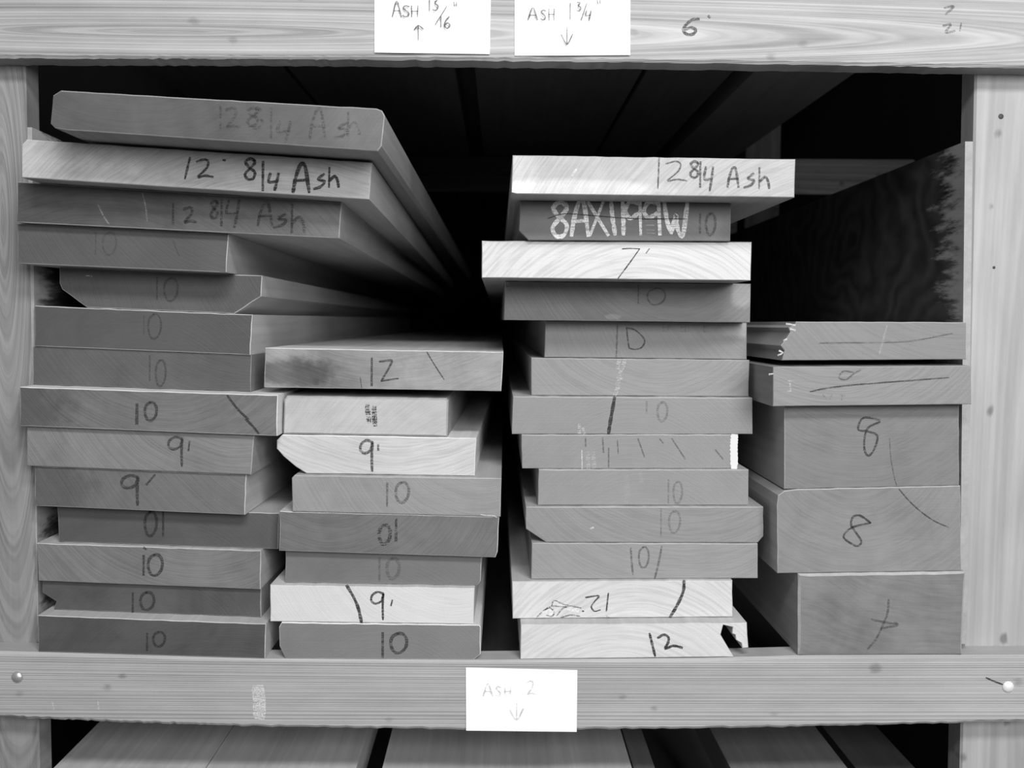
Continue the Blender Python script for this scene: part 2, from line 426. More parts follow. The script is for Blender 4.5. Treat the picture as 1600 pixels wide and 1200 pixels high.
write(beam_top, [[(1476, 12), (1490, 10), (1478, 22)], [(1474, 40), (1486, 38), (1478, 50), (1492, 48)], [(1502, 36), (1500, 48)]], 0, 3.4, INKF, 'handwritten_number')

# ------------------------------------------------------------------ paper signs
t = NT('paper'); pn = t.noise(t.map(), 30.0, 3.0, .5)
paper = t.finish(around(t, .93, [(pn, .03)]), .8, pn, .0006)
def sign(corn, label, strokes, sub, w, mat):
    """sheet stapled to the beam; corn = tl,tr,br,bl pixels"""
    nx, ny = 12, 7; V = []; Fc = []
    P = [Vector(c) for c in corn]
    def yy(u, v): return -.0012-.0012*(math.sin(u*3.1+corn[0][0])**2)*v-.0016*max(0, v-.86)/.14*abs(math.sin(u*5+corn[0][0]))
    for s_ in (0, 1):
        for j in range(ny+1):
            for i in range(nx+1):
                u, v = i/nx, j/ny
                p = P[0].lerp(P[1], u).lerp(P[3].lerp(P[2], u), v)
                V.append(at(p.x, p.y, yy(u, v)+.0003*s_))
    n = (nx+1)*(ny+1)
    for j in range(ny):
        for i in range(nx):
            a = j*(nx+1)+i; Fc.append((a, a+nx+1, a+nx+2, a+1)); Fc.append((n+a, n+a+1, n+a+nx+2, n+a+nx+1))
    rim = [i for i in range(nx+1)]+[(j+1)*(nx+1)-1 for j in range(1, ny+1)]+[ny*(nx+1)+i for i in range(nx-1, -1, -1)]+[j*(nx+1) for j in range(ny-1, 0, -1)]
    for a, b in zip(rim, rim[1:]+rim[:1]): Fc.append((a, b, n+b, n+a))
    c = at((P[0].x+P[2].x)/2, (P[0].y+P[2].y)/2, 0)
    o = mesh_obj('paper_sign', V, Fc, paper, None, c)
    tag(o, label, 'sign', 'paper signs on the beams')
    write(o, strokes, -.0046, w, mat, 'handwriting')
    return o
sign([(585, -17), (767, -16), (765, 84.5), (585.5, 82)], 'white paper sign with arrow up, left one of two on the upper beam',
     glyphs([('T', 613, 2, 627, 26), ('S', 629, 9, 640, 26), ('H', 643, 9, 653, 26), ('1', 669, -2, 673, 17), ('3', 676, -3, 685, 16),
             ('1', 687, 26, 691, 42), ('6', 694, 26, 704, 44)]) + [[(698, 10), (680, 38.5)], [(709, 3), (710, 9)], [(713, 3), (713, 9)], [(653.5, 62), (653.5, 40)], [(647, 47), (653.5, 40), (661.5, 45.5)]], 0, 2.3, mat_ink(.02, .85, .2))
sign([(804, -16), (985, -17), (984.6, 86), (804.5, 87)], 'white paper sign with arrow down, right one of two on the upper beam',
     glyphs([('T', 825, 12, 840, 31), ('S', 845, 16, 853, 31), ('H', 857.5, 14, 866, 31), ('1', 889, 5, 893, 30), ('3', 901, 3, 908, 17), ('4', 915, 16, 924, 32)])
     + [[(917, 5), (908, 31.5)], [(933, 0), (934, 6)], [(937, -1), (938, 6)], [(886, 42.7), (886, 69)], [(876.8, 54), (886, 69), (895, 53)]], 0, 2.2, mat_ink(.02, .82, .2))
sign([(728, 1043), (902, 1047), (901, 1143.5), (728.5, 1141.5)], 'white paper sign with faded words and arrow down on the lower beam',
     glyphs([('T', 755, 1068, 770, 1088), ('S', 775, 1073, 783, 1088), ('H', 789, 1074, 798, 1087), ('2', 823, 1064, 837, 1086)])
     + [[(807.5, 1099), (807.5, 1124)], [(797, 1110), (807.5, 1125), (818, 1107)]], 0, 1.8, mat_ink(.12, .55, .4))

# ------------------------------------------------------------------ boards
RATE = {}
def board(name, label, cat, group, line, TL, TR, BR, BL, Y, vp, length, end, side, seed,
          lft=(), rgt=(), top=(), gap=.0004, drop=0.0, snap=True, bev=.0009):
    """one board: its sawn end is given by photo pixels on the plane y=Y, its bottom lies on
    the line below it, and its body runs back towards the vanishing point (vp,500)."""
    P = [TL]+list(top)+[TR]+list(rgt)+[BR, BL]+list(lft)
    W = [at(x, y, Y) for x, y in P]
    ib = 2+len(top)+len(rgt)
    if snap and line is not None:
        for k in (ib, ib+1):
            W[k].z = zat(line, W[k].x)+gap
    rr = random.Random(seed*17+3)
    pts = [Vector((p.x, p.z)) for p in W]; nP = len(pts); q = []; 
    for i, p in enumerate(pts):
        r = pts[(i+1) % nP]; n = max(1, int((r-p).length/.013)); bot = (i == ib)
        for k in range(n):
            v = p.lerp(r, k/n)
            if 0 < k: 
                d = (r-p).normalized(); j = rr.uniform(-.00045, .0002)
                if bot: j = -abs(j)*.5
                # outward normal
                v = v+Vector((-d.y, d.x))*j
            q.append(v)
    q.reverse(); n = len(q)
    A2 = sum(q[i].x*q[(i+1) % n].y-q[(i+1) % n].x*q[i].y for i in range(n))
    if A2 < 0: q.reverse()
    inn = []
    for i in range(n):
        a, b, c = q[i-1], q[i], q[(i+1) % n]
        d1 = (b-a).normalized(); d2 = (c-b).normalized()
        nn = Vector((-d1.y-d2.y, d1.x+d2.x)); nn = nn.normalized() if nn.length > 1e-6 else Vector((0, 1))
        inn.append(b+nn*bev)
    rate = (vp-780)/F; dx = rate*length
    prate, prise, slope = RATE.get(tuple(line[0]), (0, 0, 0)) if line is not None else (0, 0, 0)
    rise = prise+slope*(rate-prate); drop = drop-rise*length
    V = [(p.x, Y, p.y) for p in inn]+[(p.x+dx*bev/length, Y+bev, p.y) for p in q]+[(p.x+dx, Y+length, p.y-drop) for p in q]
    Fc = [tuple(range(n))]; FM = [0]
    for i in range(n):
        j = (i+1) % n
        Fc.append((i, n+i, n+j, j)); FM.append(1)
        Fc.append((n+i, 2*n+i, 2*n+j, n+j)); FM.append(1)
    Fc.append(tuple(range(3*n-1, 2*n-1, -1))); FM.append(0)
    Fc = [tuple(reversed(f)) for f in Fc] if False else Fc
    c = Vector(((W[0].x+W[1+len(top)].x)/2, Y, (W[ib].z+W[ib+1].z)/2))
    cc = Vector((c.x, Y, (W[0].z+c.z)/2))
    o = mesh_obj(name, V, Fc, [end, side], None, cc, FM)
    tag(o, label, cat, group)
    a, b = W[0], W[1+len(top)]
    o['_top'] = [a.x, a.z, b.x, b.z]
    RATE[tuple(topline(o)[0])] = (rate, -drop/length if not gap > .002 else rise, (b.z-a.z)/(b.x-a.x))
    return o
def topline(o):
    t = o['_top']; return [(t[0], t[1]), (t[2], t[3])]
def E(g, **k):
    E.n += 1; k.setdefault('seed', E.n*.73)
    return mat_end('board_end_%d' % E.n, g, **k)
E.n = 0
def SD(g): 
    SD.n += 1; return mat_side('board_side_%d' % SD.n, g, SD.n*.9)
SD.n = 0
GL = 'boards of the far left stack'; GM = 'boards of the second stack from the left'
GR = 'boards of the tall third stack'; GS = 'boards and timbers of the far right stack'

# ---- far left stack, bottom first; dark ends, toned down further to imitate vignetting
o = board('ash_board', 'dark board marked 10, bottom of far left stack, lying on lower beam', 'board', GL, bot_up,
          (59, 961.5), (415.5, 974.7), (414, 1031), (60, 1018), .002, 790, 3.0,
          E(0.071, rc=.12, c=(.1, -.2), ang=-.7, saw=.16), SD(.42), 1)
write(o, glyphs([('1', 226, 990, 234, 1016), ('0', 239, 987, 258, 1010)]), .002, 3.6, INKM, 'handwritten_number')
o = board('ash_board', 'recessed dark board marked 10, second from bottom of far left stack', 'board', GL, topline(o),
          (66, 905.5), (408, 919), (408, 966), (84, 953), .028, 782, 3.0,
          E(0.074, rc=.1, c=(.0, -.1), mott=.5), SD(.30), 2, lft=((88, 940), (66, 926)))
write(o, glyphs([('1', 205, 927, 210, 956), ('0', 219, 925, 241, 953)]), .028, 4, INKM, 'handwritten_number')
o = board('ash_board', 'grey board with fine ring lines and a dot above its 10, far left stack', 'board', GL, topline(o),
          (57, 848.7), (407.6, 860.4), (407, 919), (60, 904), .020, 800, 3.0,
          E(0.151, rc=.28, rs=55, c=(.06, .16), saw=.08), SD(.40), 3)
write(o, glyphs([('1', 221, 868, 228, 898), ('0', 231, 866, 254, 899)])+[[(225, 856), (228, 858)]], .020, 4.2, INKM, 'handwritten_number')
o = board('ash_board', 'dark board with its 10 upside down as 01, far left stack', 'board', GL, topline(o),
          (89, 787), (436.5, 802), (434.4, 859), (92, 843), .030, 782, 3.0,
          E(0.077, rc=.06, mott=.25), SD(.36), 4)
write(o, glyphs([('0', 226, 799, 245, 837), ('1', 252, 799, 258, 837)]), .030, 4, INKM, 'handwritten_number')
o = board('ash_board', 'grey board marked 9 with long slanting foot mark, far left stack', 'board', GL, topline(o),
          (54, 727.7), (385, 741), (382.5, 800.6), (54, 784.5), .008, 812, 2.7,
          E(0.125, rc=.2, rs=50, c=(.25, .2), ang=-.8, blob=[(-.13, 0, .08, .06, .72)]), SD(.46), 5)
write(o, glyphs([('9', 190, 743, 217, 789)])+[[(242, 742), (229, 757)]], .008, 4.4, INKM, 'handwritten_number')
o = board('ash_board', 'grey board marked 9 with short upright foot mark, far left stack', 'board', GL, topline(o),
          (42, 665), (397, 679), (392, 740), (42, 727), .003, 812, 2.7,
          E(0.163, rc=.26, rs=46, c=(.12, .13), ang=-.6), SD(.30), 6)
write(o, glyphs([('9', 263, 683, 286, 728)])+[[(296, 690), (294.5, 704)]], .003, 3.6, INKM, 'handwritten_number')
o = board('ash_board', 'grey board marked 10 with a slanting pencil stroke near its right end', 'board', GL, topline(o),
          (31, 604.5), (434, 617.5), (433, 679), (31, 662), -.006, 770, 3.0,
          E(0.128, rc=.26, rs=42, c=(.02, .14), ang=-.9, blob=[(-.2, 0, .12, .06, .66)]), SD(.60), 7)
write(o, glyphs([('1', 210, 632, 218, 662)]), -.006, 6, INKM, 'handwritten_number')
write(o, glyphs([('0', 226, 628, 245, 657)]), -.006, 4, INKM, 'handwritten_number')
write(o, [[(355, 618), (372, 640), (388, 655)], [(384, 655), (395, 666), (404, 677)]], -.006, 3.4, PENCIL, 'pencil_line')
o = board('ash_board', 'dark board with faint tall 10, three below the bevelled board, far left stack', 'board', GL, topline(o),
          (52, 541), (393, 555), (392, 614), (52, 600), .034, 765, 3.0,
          E(0.084, rc=.16, rs=40, c=(.15, .2), ang=-.6), SD(.20), 8)
o['label'] = 'dark board with faint tall 10, two below the board with slanted corners, far left stack'
write(o, glyphs([('1', 231, 556, 237, 594), ('0', 243, 562, 259, 603)]), .034, 3, INKF, 'handwritten_number')
o = board('ash_board', 'dark board with almost vanished 10 directly under the board with slanted corners', 'board', GL, topline(o),
          (54, 477.5), (394.6, 491.7), (391, 554.5), (54, 540), .030, 752, 3.0,
          E(0.074, rc=.08, mott=.2), SD(.48), 9)
write(o, glyphs([('0', 231, 490, 252, 529)]), .030, 2.8, INKF, 'handwritten_number')
write(o, glyphs([('1', 222, 494, 228, 524)]), .030, 2.6, INKV, 'handwritten_number')
o = board('ash_board', 'dark board marked 10, both its lower corners slanted off', 'board', GL, topline(o),
          (93, 417), (409.5, 430.5), (366, 489), (136, 479.5), .030, 748, 3.0,
          E(0.084, rc=.1, rs=40, c=(.3, .1), mott=.3), SD(.46), 10, lft=((97, 452), (93, 442)), rgt=((408, 463),))
write(o, glyphs([('1', 241, 433, 250, 467), ('0', 256, 434, 278, 470)]), .030, 3, INKF, 'handwritten_number')
write(o, [[(134, 431), (143, 432)]], .030, 3.6, SCRAPE, 'scrape_mark')
o = board('ash_board', 'short-faced dark board with vanishing 10, three below the top, far left stack', 'board', GL, topline(o),
          (27, 349), (357, 365.5), (353.5, 426), (27.5, 410.6), -.020, 748, 3.0,
          E(0.077, rc=.1, rs=40, c=(.2, .2), mott=.2), SD(.38), 11)
write(o, glyphs([('1', 147, 363, 152, 397), ('0', 160, 362, 182, 398)]), -.020, 2.8, INKV, 'handwritten_number')
write(o, [[(270, 375), (275, 388), (280, 400)]], -.02, 2, PENF, 'pencil_line')
o = board('ash_board', 'wide dark board marked 12 8/4 Ash, under the pale one, far left stack', 'board', GL, topline(o),
          (27.5, 284), (534, 316), (530, 375), (26, 346), -.034, 755, 3.3,
          E(0.092, rc=.22, rs=34, c=(-.1, -.25), ang=.9, saw=.2, mott=.5, blob=[(-.12, -.0, .15, .05, .8), (.2, 0, .07, .05, 1.55)]), SD(.40), 12)
write(o, glyphs([('1', 268, 318, 273, 350), ('L' if 'L' in G else '2', 286, 324, 306, 348), ('8', 329, 314, 341, 341), ('/', 343, 313, 350, 352), ('4', 353, 313, 375, 355),
                 ('A', 403, 318, 425, 352), ('s', 428, 334, 448, 355), ('h', 453, 319, 477, 363)]), -.034, 4.2, mat_ink(.02, .6, .6), 'handwriting')
write(o, [[(222, 301), (227, 320), (230, 345)], [(153, 320), (162, 338), (170, 350)]], -.034, 2, mat_ink(.5, .3, .3), 'scrape_mark')
o = board('ash_board', 'wide pale board boldly marked 12 8/4 Ash, second from top, far left stack', 'board', GL, topline(o),
          (42, 217.5), (581.5, 254), (577, 313), (34, 276), -.080, 752, 3.5,
          E(0.356, rc=.3, rs=40, c=(.1, -.30), ang=-.3, saw=.1, mott=.35, blob=[(.02, .01, .16, .03, .8)]), SD(.42), 13, lft=((34, 226),))
write(o, [[(297, 246), (293, 262), (289, 279)]]+glyphs([('2', 306, 249, 333, 278)]), -.080, 3.4, INK, 'handwritten_number')
write(o, glyphs([('8', 382, 248, 400, 280), ('4', 419, 271, 436, 297), ('s', 491, 272, 508, 295), ('h', 512, 262, 530, 292)])
      + [[(349, 250), (351.5, 250.3)]], -.080, 4.2, INK, 'handwriting')
write(o, glyphs([('/', 409, 253, 413, 297), ('A', 458, 258, 483, 300)]), -.080, 5.4, INK, 'handwriting')
o = board('ash_board', 'dark round-cornered board with smudged Ash writing, top of far left stack', 'board', GL, topline(o),
          (95, 141.5), (588, 169.5), (590, 233.5), (105, 212), -.150, 777, 3.6,
          E(0.077, rc=.1, rs=30, c=(-.1, .2), mott=.5, blob=[(.2, .0, .1, .06, 1.4)]), SD(.30), 14,
          lft=((86, 200), (79, 193), (83, 149)), rgt=((597, 173), (601, 181), (596, 228)), gap=.003)
write(o, glyphs([('1', 342, 166, 347, 200), ('2', 352, 168, 375, 200), ('3', 390, 167, 411, 200), ('8', 386, 168, 404, 196), ('/', 421, 169, 427, 216), ('4', 433, 190, 455, 221),
                 ('A', 484, 172, 508, 216), ('s', 521, 191, 545, 216), ('h', 541, 176, 563, 211)]), -.150, 4.2, mat_ink(.03, .38, .5), 'handwriting')

# ---- second stack
o = board('ash_board', 'grey board with large 10, bottom of second stack, on lower beam', 'board', GM, bot_up,
          (440, 972.5), (749, 976.6), (740, 1031), (446, 1027), .002, 788, 3.0,
          E(0.167, rc=.05, mott=.18), SD(.62), 21, lft=((437, 1010), (436, 980)), rgt=((751, 980), (751, 1022)))
write(o, glyphs([('1', 595, 989, 601, 1027), ('0', 610, 989, 636, 1020)]), .002, 4.6, INKM, 'handwritten_number')
o = board('ash_board', 'near-white board marked 9 beside a curved black line, second stack', 'board', GM, topline(o),
          (422, 914), (741.7, 919), (740, 975.8), (422, 971), .004, 800, 2.7,
          E(0.535, rc=.08, rs=40, c=(.1, .12), ang=-.6, saw=.05, mott=.1), SD(.5), 22)
write(o, glyphs([('9', 580, 925, 600, 968)])+[[(613, 938), (611, 946)]], .004, 3.2, INK, 'handwritten_number')
write(o, [[(542, 915), (553, 934), (560, 951), (565, 973)]], .004, 4.6, INK, 'pencil_line')
o = board('ash_board', 'grey board with pale-worn 10 directly above the near-white 9 board', 'board', GM, topline(o),
          (446, 858), (752.6, 867.5), (746, 914.8), (446, 913), .016, 786, 3.0,
          E(0.136, rc=.05, mott=.2), SD(.36), 23, rgt=((751, 908),))
write(o, glyphs([('1', 590, 872, 596, 907), ('0', 604, 872, 624, 904)]), .016, 4.6, INKV, 'handwritten_number')
o = board('ash_board', 'darkest wide board of second stack, its 10 upside down and streaky', 'board', GM, topline(o),
          (437, 798.7), (780, 807.5), (774, 865.8), (436, 857), .004, 786, 3.0,
          E(0.123, rc=.22, rs=34, c=(-.08, .12), mott=.4, ang=-.4), SD(.50), 24, rgt=((777.5, 862),))
write(o, glyphs([('0', 592, 820, 610, 850), ('1', 616, 810, 622, 846)]), .004, 5, mat_ink(.02, .75, .95), 'handwritten_number')
o = board('ash_board', 'grey board marked 10 with rough lower edge, under the bright slanted 9 board', 'board', GM, topline(o),
          (460, 742.5), (783.5, 747.4), (782, 806), (457, 802.7), .002, 788, 3.0,
          E(0.233, rc=.14, rs=36, c=(.1, .1), ang=-.7, saw=.12, mott=.2), SD(.34), 25, lft=((456, 747),))
write(o, glyphs([('1', 602, 755, 608, 791), ('0', 618, 753, 639, 785)]), .002, 4, INKF, 'handwritten_number')
write(o, [[(751, 804), (760, 805.5), (771, 806), (776, 808)]], .002, 1.6, BRI, 'splinter')
o = board('ash_board', 'bright board marked 9 with slanted left end, second stack', 'board', GM, topline(o),
          (441, 679.3), (744.4, 684.5), (741.6, 744), (479, 739.5), .016, 812, 2.7,
          E(0.434, rc=.26, rs=34, c=(.02, .26), saw=.08, mott=.16, ang=.3), SD(.62), 26, lft=((462, 729), (443, 713), (432.5, 701), (432.5, 688)))
write(o, glyphs([('9', 563, 688, 583, 736)])+[[(591, 695), (591, 703)]], .016, 4, mat_ink(.02, .75, .5), 'handwritten_number')
o = board('ash_board', 'narrow pale board marked with two thick strokes, second from top of second stack', 'board', GM, topline(o),
          (448, 618.5), (697, 622.5), (699, 680), (442, 678), .020, 812, 3.2,
          E(0.378, rc=.12, rs=30, c=(.2, -.2), mott=.25, ang=-.8), SD(.30), 27, lft=((443, 625),), rgt=((700.5, 627),), bev=.0022)
write(o, [[(574, 633), (575, 646), (577, 659)], [(585, 636), (585, 650), (586, 664)]], .020, 7, mat_ink(.01, .9, 1.3), 'handwritten_number')
write(o, [[(534, 622), (505, 650), (482, 676)], [(524, 652), (519, 668), (517, 678)]], .020, 2, mat_ink(.7, .3, .3), 'scrape_mark')
o = board('ash_board', 'stained dark board marked 12, top of second stack', 'board', GM, topline(o),
          (414.4, 543.4), (786.5, 550), (783, 615), (412.5, 606.6), .020, 781, 3.6,
          E(0.238, rc=.2, rs=40, c=(.0, .28), mott=.6, ang=.5, saw=.2, blob=[(-.115, -.006, .065, .022, .45), (-.04, 0, .08, .05, .8)]), SD(.55), 28, gap=.0105, drop=.008)
write(o, glyphs([('1', 577, 560, 585, 602)]), .020, 4.4, INKM, 'handwritten_number')
write(o, glyphs([('Z', 593, 563, 622, 596)]), .020, 3, INKM, 'handwritten_number')
write(o, [[(667, 550), (679, 570), (694, 593)]], .020, 1.6, PENCIL, 'crack')
write(o, [[(563, 590), (565, 606)]], .02, 1.2, PENCIL, 'crack')

# ---- third stack
o = board('ash_board', 'near-white board marked 12 with broken splintered right corner, on lower beam', 'board', GR, bot_up,
          (813.8, 975.9), (1167, 973), (1146.7, 1028), (813, 1030.5), .002, 775, 3.6,
          E(0.514, rc=.2, rs=24, c=(-.02, -.16), saw=.06, mott=.12, ang=.8), SD(.45), 31, top=(),
          rgt=((1169.5, 1012), (1160, 1013), (1158.5, 1005), (1150, 1000), (1149, 992), (1144, 990), (1145, 980), (1130, 976.5), (1126, 992)))
write(o, [[(1015, 990), (1019, 1006), (1023.7, 1025)]]+[[(1028, 996.6), (1037.5, 991.7), (1044.6, 996), (1044, 1004), (1039.5, 1013.7), (1052, 1009), (1066, 1012)]], .002, 3.6, INK, 'handwritten_number')
o = board('ash_board', 'near-white board with upside-down 12, a knot and a curved black line', 'board', GR, topline(o),
          (800, 908.3), (1144.4, 906.9), (1144.7, 965.8), (801, 965.8), .027, 775, 3.6,
          E(0.500, rc=.24, rs=26, c=(.02, -.14), saw=.08, mott=.14, ang=.2), SD(.45), 32)
write(o, [[(915, 933.5), (925, 932), (936, 931.3), (929, 940), (924, 948), (929, 955), (938, 953)], [(950.6, 927), (949, 941), (947.5, 955)], [(910, 955), (912, 955)]], .027, 2.2, INK, 'handwritten_number')
write(o, [[(1069, 907), (1067.6, 924), (1059, 944), (1047, 964.4)]], .027, 4.4, INK, 'pencil_line')
write(o, [[(838, 965), (850, 954), (862, 947), (880, 948), (898, 946)], [(862, 947), (866, 938), (880, 944), (908, 950)],
          [(852, 953), (860, 950), (866, 957), (862, 963), (853, 961)], [(876, 965), (892, 961), (906, 963)], [(870, 962), (878, 952), (886, 948)], [(948, 963), (952, 965)]], .027, 1.8, mat_ink(.04, .7, .7), 'knot', label='dark-lined knot')
write(o, [[(850, 960), (857, 954), (862, 961)], [(870, 943), (885, 950), (903, 954)]], .027, 6, mat_ink(.95, .5, .6), 'scrape_mark')
o = board('ash_board', 'grey board marked 10/ directly above the two near-white boards', 'board', GR, topline(o),
          (831, 848.5), (1184, 849.4), (1184, 904.9), (830, 902.6), .036, 776, 3.0,
          E(0.238, rc=.14, rs=30, c=(.05, .22), ang=.55, saw=.14, mott=.15), SD(.34), 33)
write(o, [[(985.7, 857), (987, 877), (989, 898)], [(1034, 854), (1029, 880), (1023, 904)]]+glyphs([('0', 998, 854, 1014, 887)]), .036, 2.8, INKF, 'handwritten_number')
o = board('ash_board', 'widest grey board of third stack, lower corners cut off, tiny white chip', 'board', GR, topline(o),
          (821.8, 791.9), (1192.7, 791.9), (1184, 847.4), (853, 847.4), .040, 776, 3.0,
          E(0.216, rc=.18, rs=30, c=(.05, .2), ang=.6, saw=.14, mott=.15), SD(.36), 34, lft=((822, 826.4),), rgt=((1192.7, 838),))
write(o, glyphs([('1', 1030, 795, 1036, 838), ('0', 1045, 798, 1063, 832)]), .040, 3, INKV, 'handwritten_number')
write(o, [[(923, 826), (927, 824.5)]], .040, 3.4, BRI, 'splinter')
o = board('ash_board', 'plain grey board with barely visible 10, under the board with white edge', 'board', GR, topline(o),
          (842, 733.8), (1169.7, 733.8), (1169, 790), (840.5, 789), .050, 778, 3.0,
          E(0.224, rc=.08, mott=.15, ang=.3), SD(.36), 35)
write(o, glyphs([('1', 1042, 750, 1047, 786), ('0', 1052, 752, 1066, 786)]), .050, 3, INKV, 'handwritten_number')
write(o, [[(978, 745), (980, 765), (978, 785)], [(1000, 738), (1002, 752)]], .050, 8, mat_ink(.6, .16, .3), 'scrape_mark')
o = board('ash_board', 'grey board with bright bare right edge and a row of faint slashes', 'board', GR, topline(o),
          (815, 679), (1153.5, 679), (1153, 733), (816, 731.5), .058, 777, 3.0,
          E(0.220, rc=.08, mott=.2, ang=.2), SD(.40), 36)
write(o, [[(915, 685), (915, 697)], [(941.7, 684), (943, 707)], [(964.7, 688), (966, 708)], [(997, 685.5), (1007, 714)], [(1050, 685.5), (1070.5, 717)], [(1118, 703), (1129.5, 717)], [(1031, 686), (1036, 692)], [(951, 700), (951, 730)]], .058, 2.8, INKF, 'pencil_line')
write(o, [[(909, 704), (909.5, 732)]], .058, 2, BRI, 'scrape_mark')
write(o, [[(918, 708), (919, 730)], [(927, 708), (928, 729)]], .058, 9, mat_ink(.62, .4, .8), 'scrape_mark')
write(o, [[(1147.5, 681.5), (1147, 690), (1146.5, 700), (1147, 715), (1147, 730.5)]], .058, 10.5, mat_ink(.6, 1.0, 0), 'bare_edge', label='bright unwaxed wood at the right edge')
o = board('ash_board', 'grey board cut by a thick black slanting line, middle of third stack', 'board', GR, topline(o),
          (801.7, 619.4), (1175.5, 621.7), (1176, 678.3), (800, 677), .060, 776, 3.0,
          E(0.220, rc=.06, mott=.15), SD(.38), 37)
write(o, [[(960.4, 621), (957, 640), (953.5, 660), (951, 677)]], .060, 5, INK, 'pencil_line')
write(o, glyphs([('1', 1008, 628, 1013, 646), ('0', 1027, 628, 1043, 658)]), .060, 3.4, INKV, 'handwritten_number')
write(o, [[(905, 664), (905, 676)], [(911, 670), (913, 677)]], .060, 6, SCRAPE, 'scrape_mark')
o = board('ash_board', 'grey board with bright scraped streak down its middle, third stack', 'board', GR, topline(o),
          (830, 559), (1171, 562.7), (1169.7, 620), (830.4, 616), .078, 775, 3.0,
          E(0.220, rc=.18, rs=40, c=(.02, .14), mott=.15, saw=.14, ang=.4), SD(.34), 38)
write(o, [[(967, 564), (965, 575)], [(971, 577), (966, 590)], [(970, 590), (964, 600)], [(966, 604), (961, 616)], [(976, 564), (972, 576)]], .078, 7, SCRAPE, 'scrape_mark')
o = board('ash_board', 'grey board marked with a D-shaped loop, third stack', 'board', GR, topline(o),
          (852.6, 501), (1166.8, 504.4), (1166.8, 560.7), (850.6, 557.6), .090, 770, 3.0,
          E(0.211, rc=.12, rs=30, c=(.25, .14), mott=.2, blob=[(.13, .015, .03, .012, 1.4)]), SD(.28), 39)
write(o, glyphs([('D', 979, 512, 1007, 546)]), .090, 2, INKM, 'handwritten_letter')
write(o, [[(964.7, 507), (964, 530), (963, 557)]], .090, 2.2, INKF, 'pencil_line')
for q in (1036, 1044, 1064, 1071, 1078, 1100, 1108):
    pass
write(o, [[(q, 509), (q, 519)] for q in (1036, 1044, 1064, 1071, 1100)]+[[(q, 511), (q+5, 511)] for q in (1036, 1044, 1064, 1071, 1100)]+[[(q, 518), (q+5, 518)] for q in (1036, 1064, 1071, 1100)], .090, 1.3, INKV, 'handwriting')
o = board('ash_board', 'grey board with faint 10 and pale scuffs, under the bright 7 board', 'board', GR, topline(o),
          (790, 439.4), (1173, 443.4), (1172, 500.8), (787.5, 497.4), .050, 777, 3.0,
          E(0.167, rc=.2, rs=36, c=(.06, .1), ang=.6, saw=.14, mott=.25, blob=[(.15, .01, .016, .02, 1.7), (-.02, -.02, .012, .004, 1.4)]), SD(.30), 40)
write(o, glyphs([('1', 995, 446, 1000, 474), ('0', 1011, 450, 1040, 476)]), .050, 2.4, INKF, 'handwritten_number')
write(o, [[(793, 442), (794, 450)]], .05, 3, SCRAPE, 'scrape_mark')
o = board('ash_board', 'brightest board with crisp ring lines, marked 7', 'board', GR, topline(o),
          (752.7, 376), (1174.6, 378), (1173, 438.4), (752.7, 435.3), -.040, 777, 2.1,
          E(0.473, rc=.30, rs=25, c=(.03, -.17), saw=.06, mott=.08, dist=1.0, ang=.2), SD(.30), 41)
write(o, [[(972.4, 388.7), (985, 388), (999.5, 388.7)], [(999.5, 388.7), (983, 412), (965.7, 435)], [(1014.6, 388.7), (1009.6, 395.5)]], -.040, 1.9, INK, 'handwritten_number', curve=False)
o = board('ash_board', 'dark board chalked 8AX1199W in large white characters', 'board', GR, topline(o),
          (812.8, 313.8), (1142.5, 318), (1141, 377), (826, 374), -.048, 773, 3.0,
          E(0.136, rc=.06, mott=.2), SD(.22), 42, lft=((811, 360),))
write(o, glyphs([('8', 862, 316, 888, 369), ('A', 893, 316, 919, 368), ('X', 919, 316, 950, 367), ('W', 1038, 317, 1074, 368)])
      + [[(955, 317), (957, 340), (961, 366)], [(973, 317), (974, 340), (974, 366)],
         [(999, 318), (984, 316), (977, 330), (985, 341), (999, 332)], [(1000, 316), (1001, 366)],
         [(1030, 318), (1014, 316), (1006, 330), (1014, 340), (1029, 332)], [(1029, 316), (1031, 366)]], -.048, 6.2, CHALK, 'chalk_writing')
write(o, [[(1008, 345), (1022, 344)], [(1010, 352), (1022, 352)], [(1010, 359), (1023, 360)], [(1012, 364), (1024, 365)]], -.048, 2, mat_ink(.7, .35, .4), 'chalk_writing')
write(o, [[(856.7, 341), (882, 334), (922.5, 336.4), (990, 341.5), (1074, 342)]], -.0486, 1.5, PENCIL, 'pencil_line')
write(o, glyphs([('1', 1091, 334, 1097, 364), ('0', 1103, 333, 1118, 367)]), -.048, 3.6, INKF, 'handwritten_number')
o = board('ash_board', 'wide pale board marked 12 8/4 Ash, top of the tall third stack', 'board', GR, topline(o),
          (801, 242.6), (1243, 248.7), (1241.4, 309.6), (808, 304.6), -.112, 776, 3.6,
          E(0.326, rc=.28, rs=34, c=(.22, -.20), ang=.8, saw=.14, mott=.3, blob=[(-.1, -.016, .12, .013, 1.45), (-.16, 0, .03, .04, 1.25)]), SD(.36), 43, lft=((799, 301),))
write(o, [[(1030, 246), (1029, 270), (1028, 295)]]+glyphs([('2', 1039, 252, 1073, 284)]), -.112, 2.2, INKM, 'handwritten_number')
write(o, glyphs([('8', 1078, 252, 1092, 277), ('/', 1092, 253, 1097, 292), ('4', 1100, 261, 1115, 298), ('A', 1137, 263, 1154, 292), ('s', 1163, 271, 1179, 293), ('h', 1184, 262, 1203, 294)]), -.112, 3.6, INKM, 'handwriting')
write(o, [[(894, 275), (900, 265)]], -.112, 4.6, BRI, 'splinter')

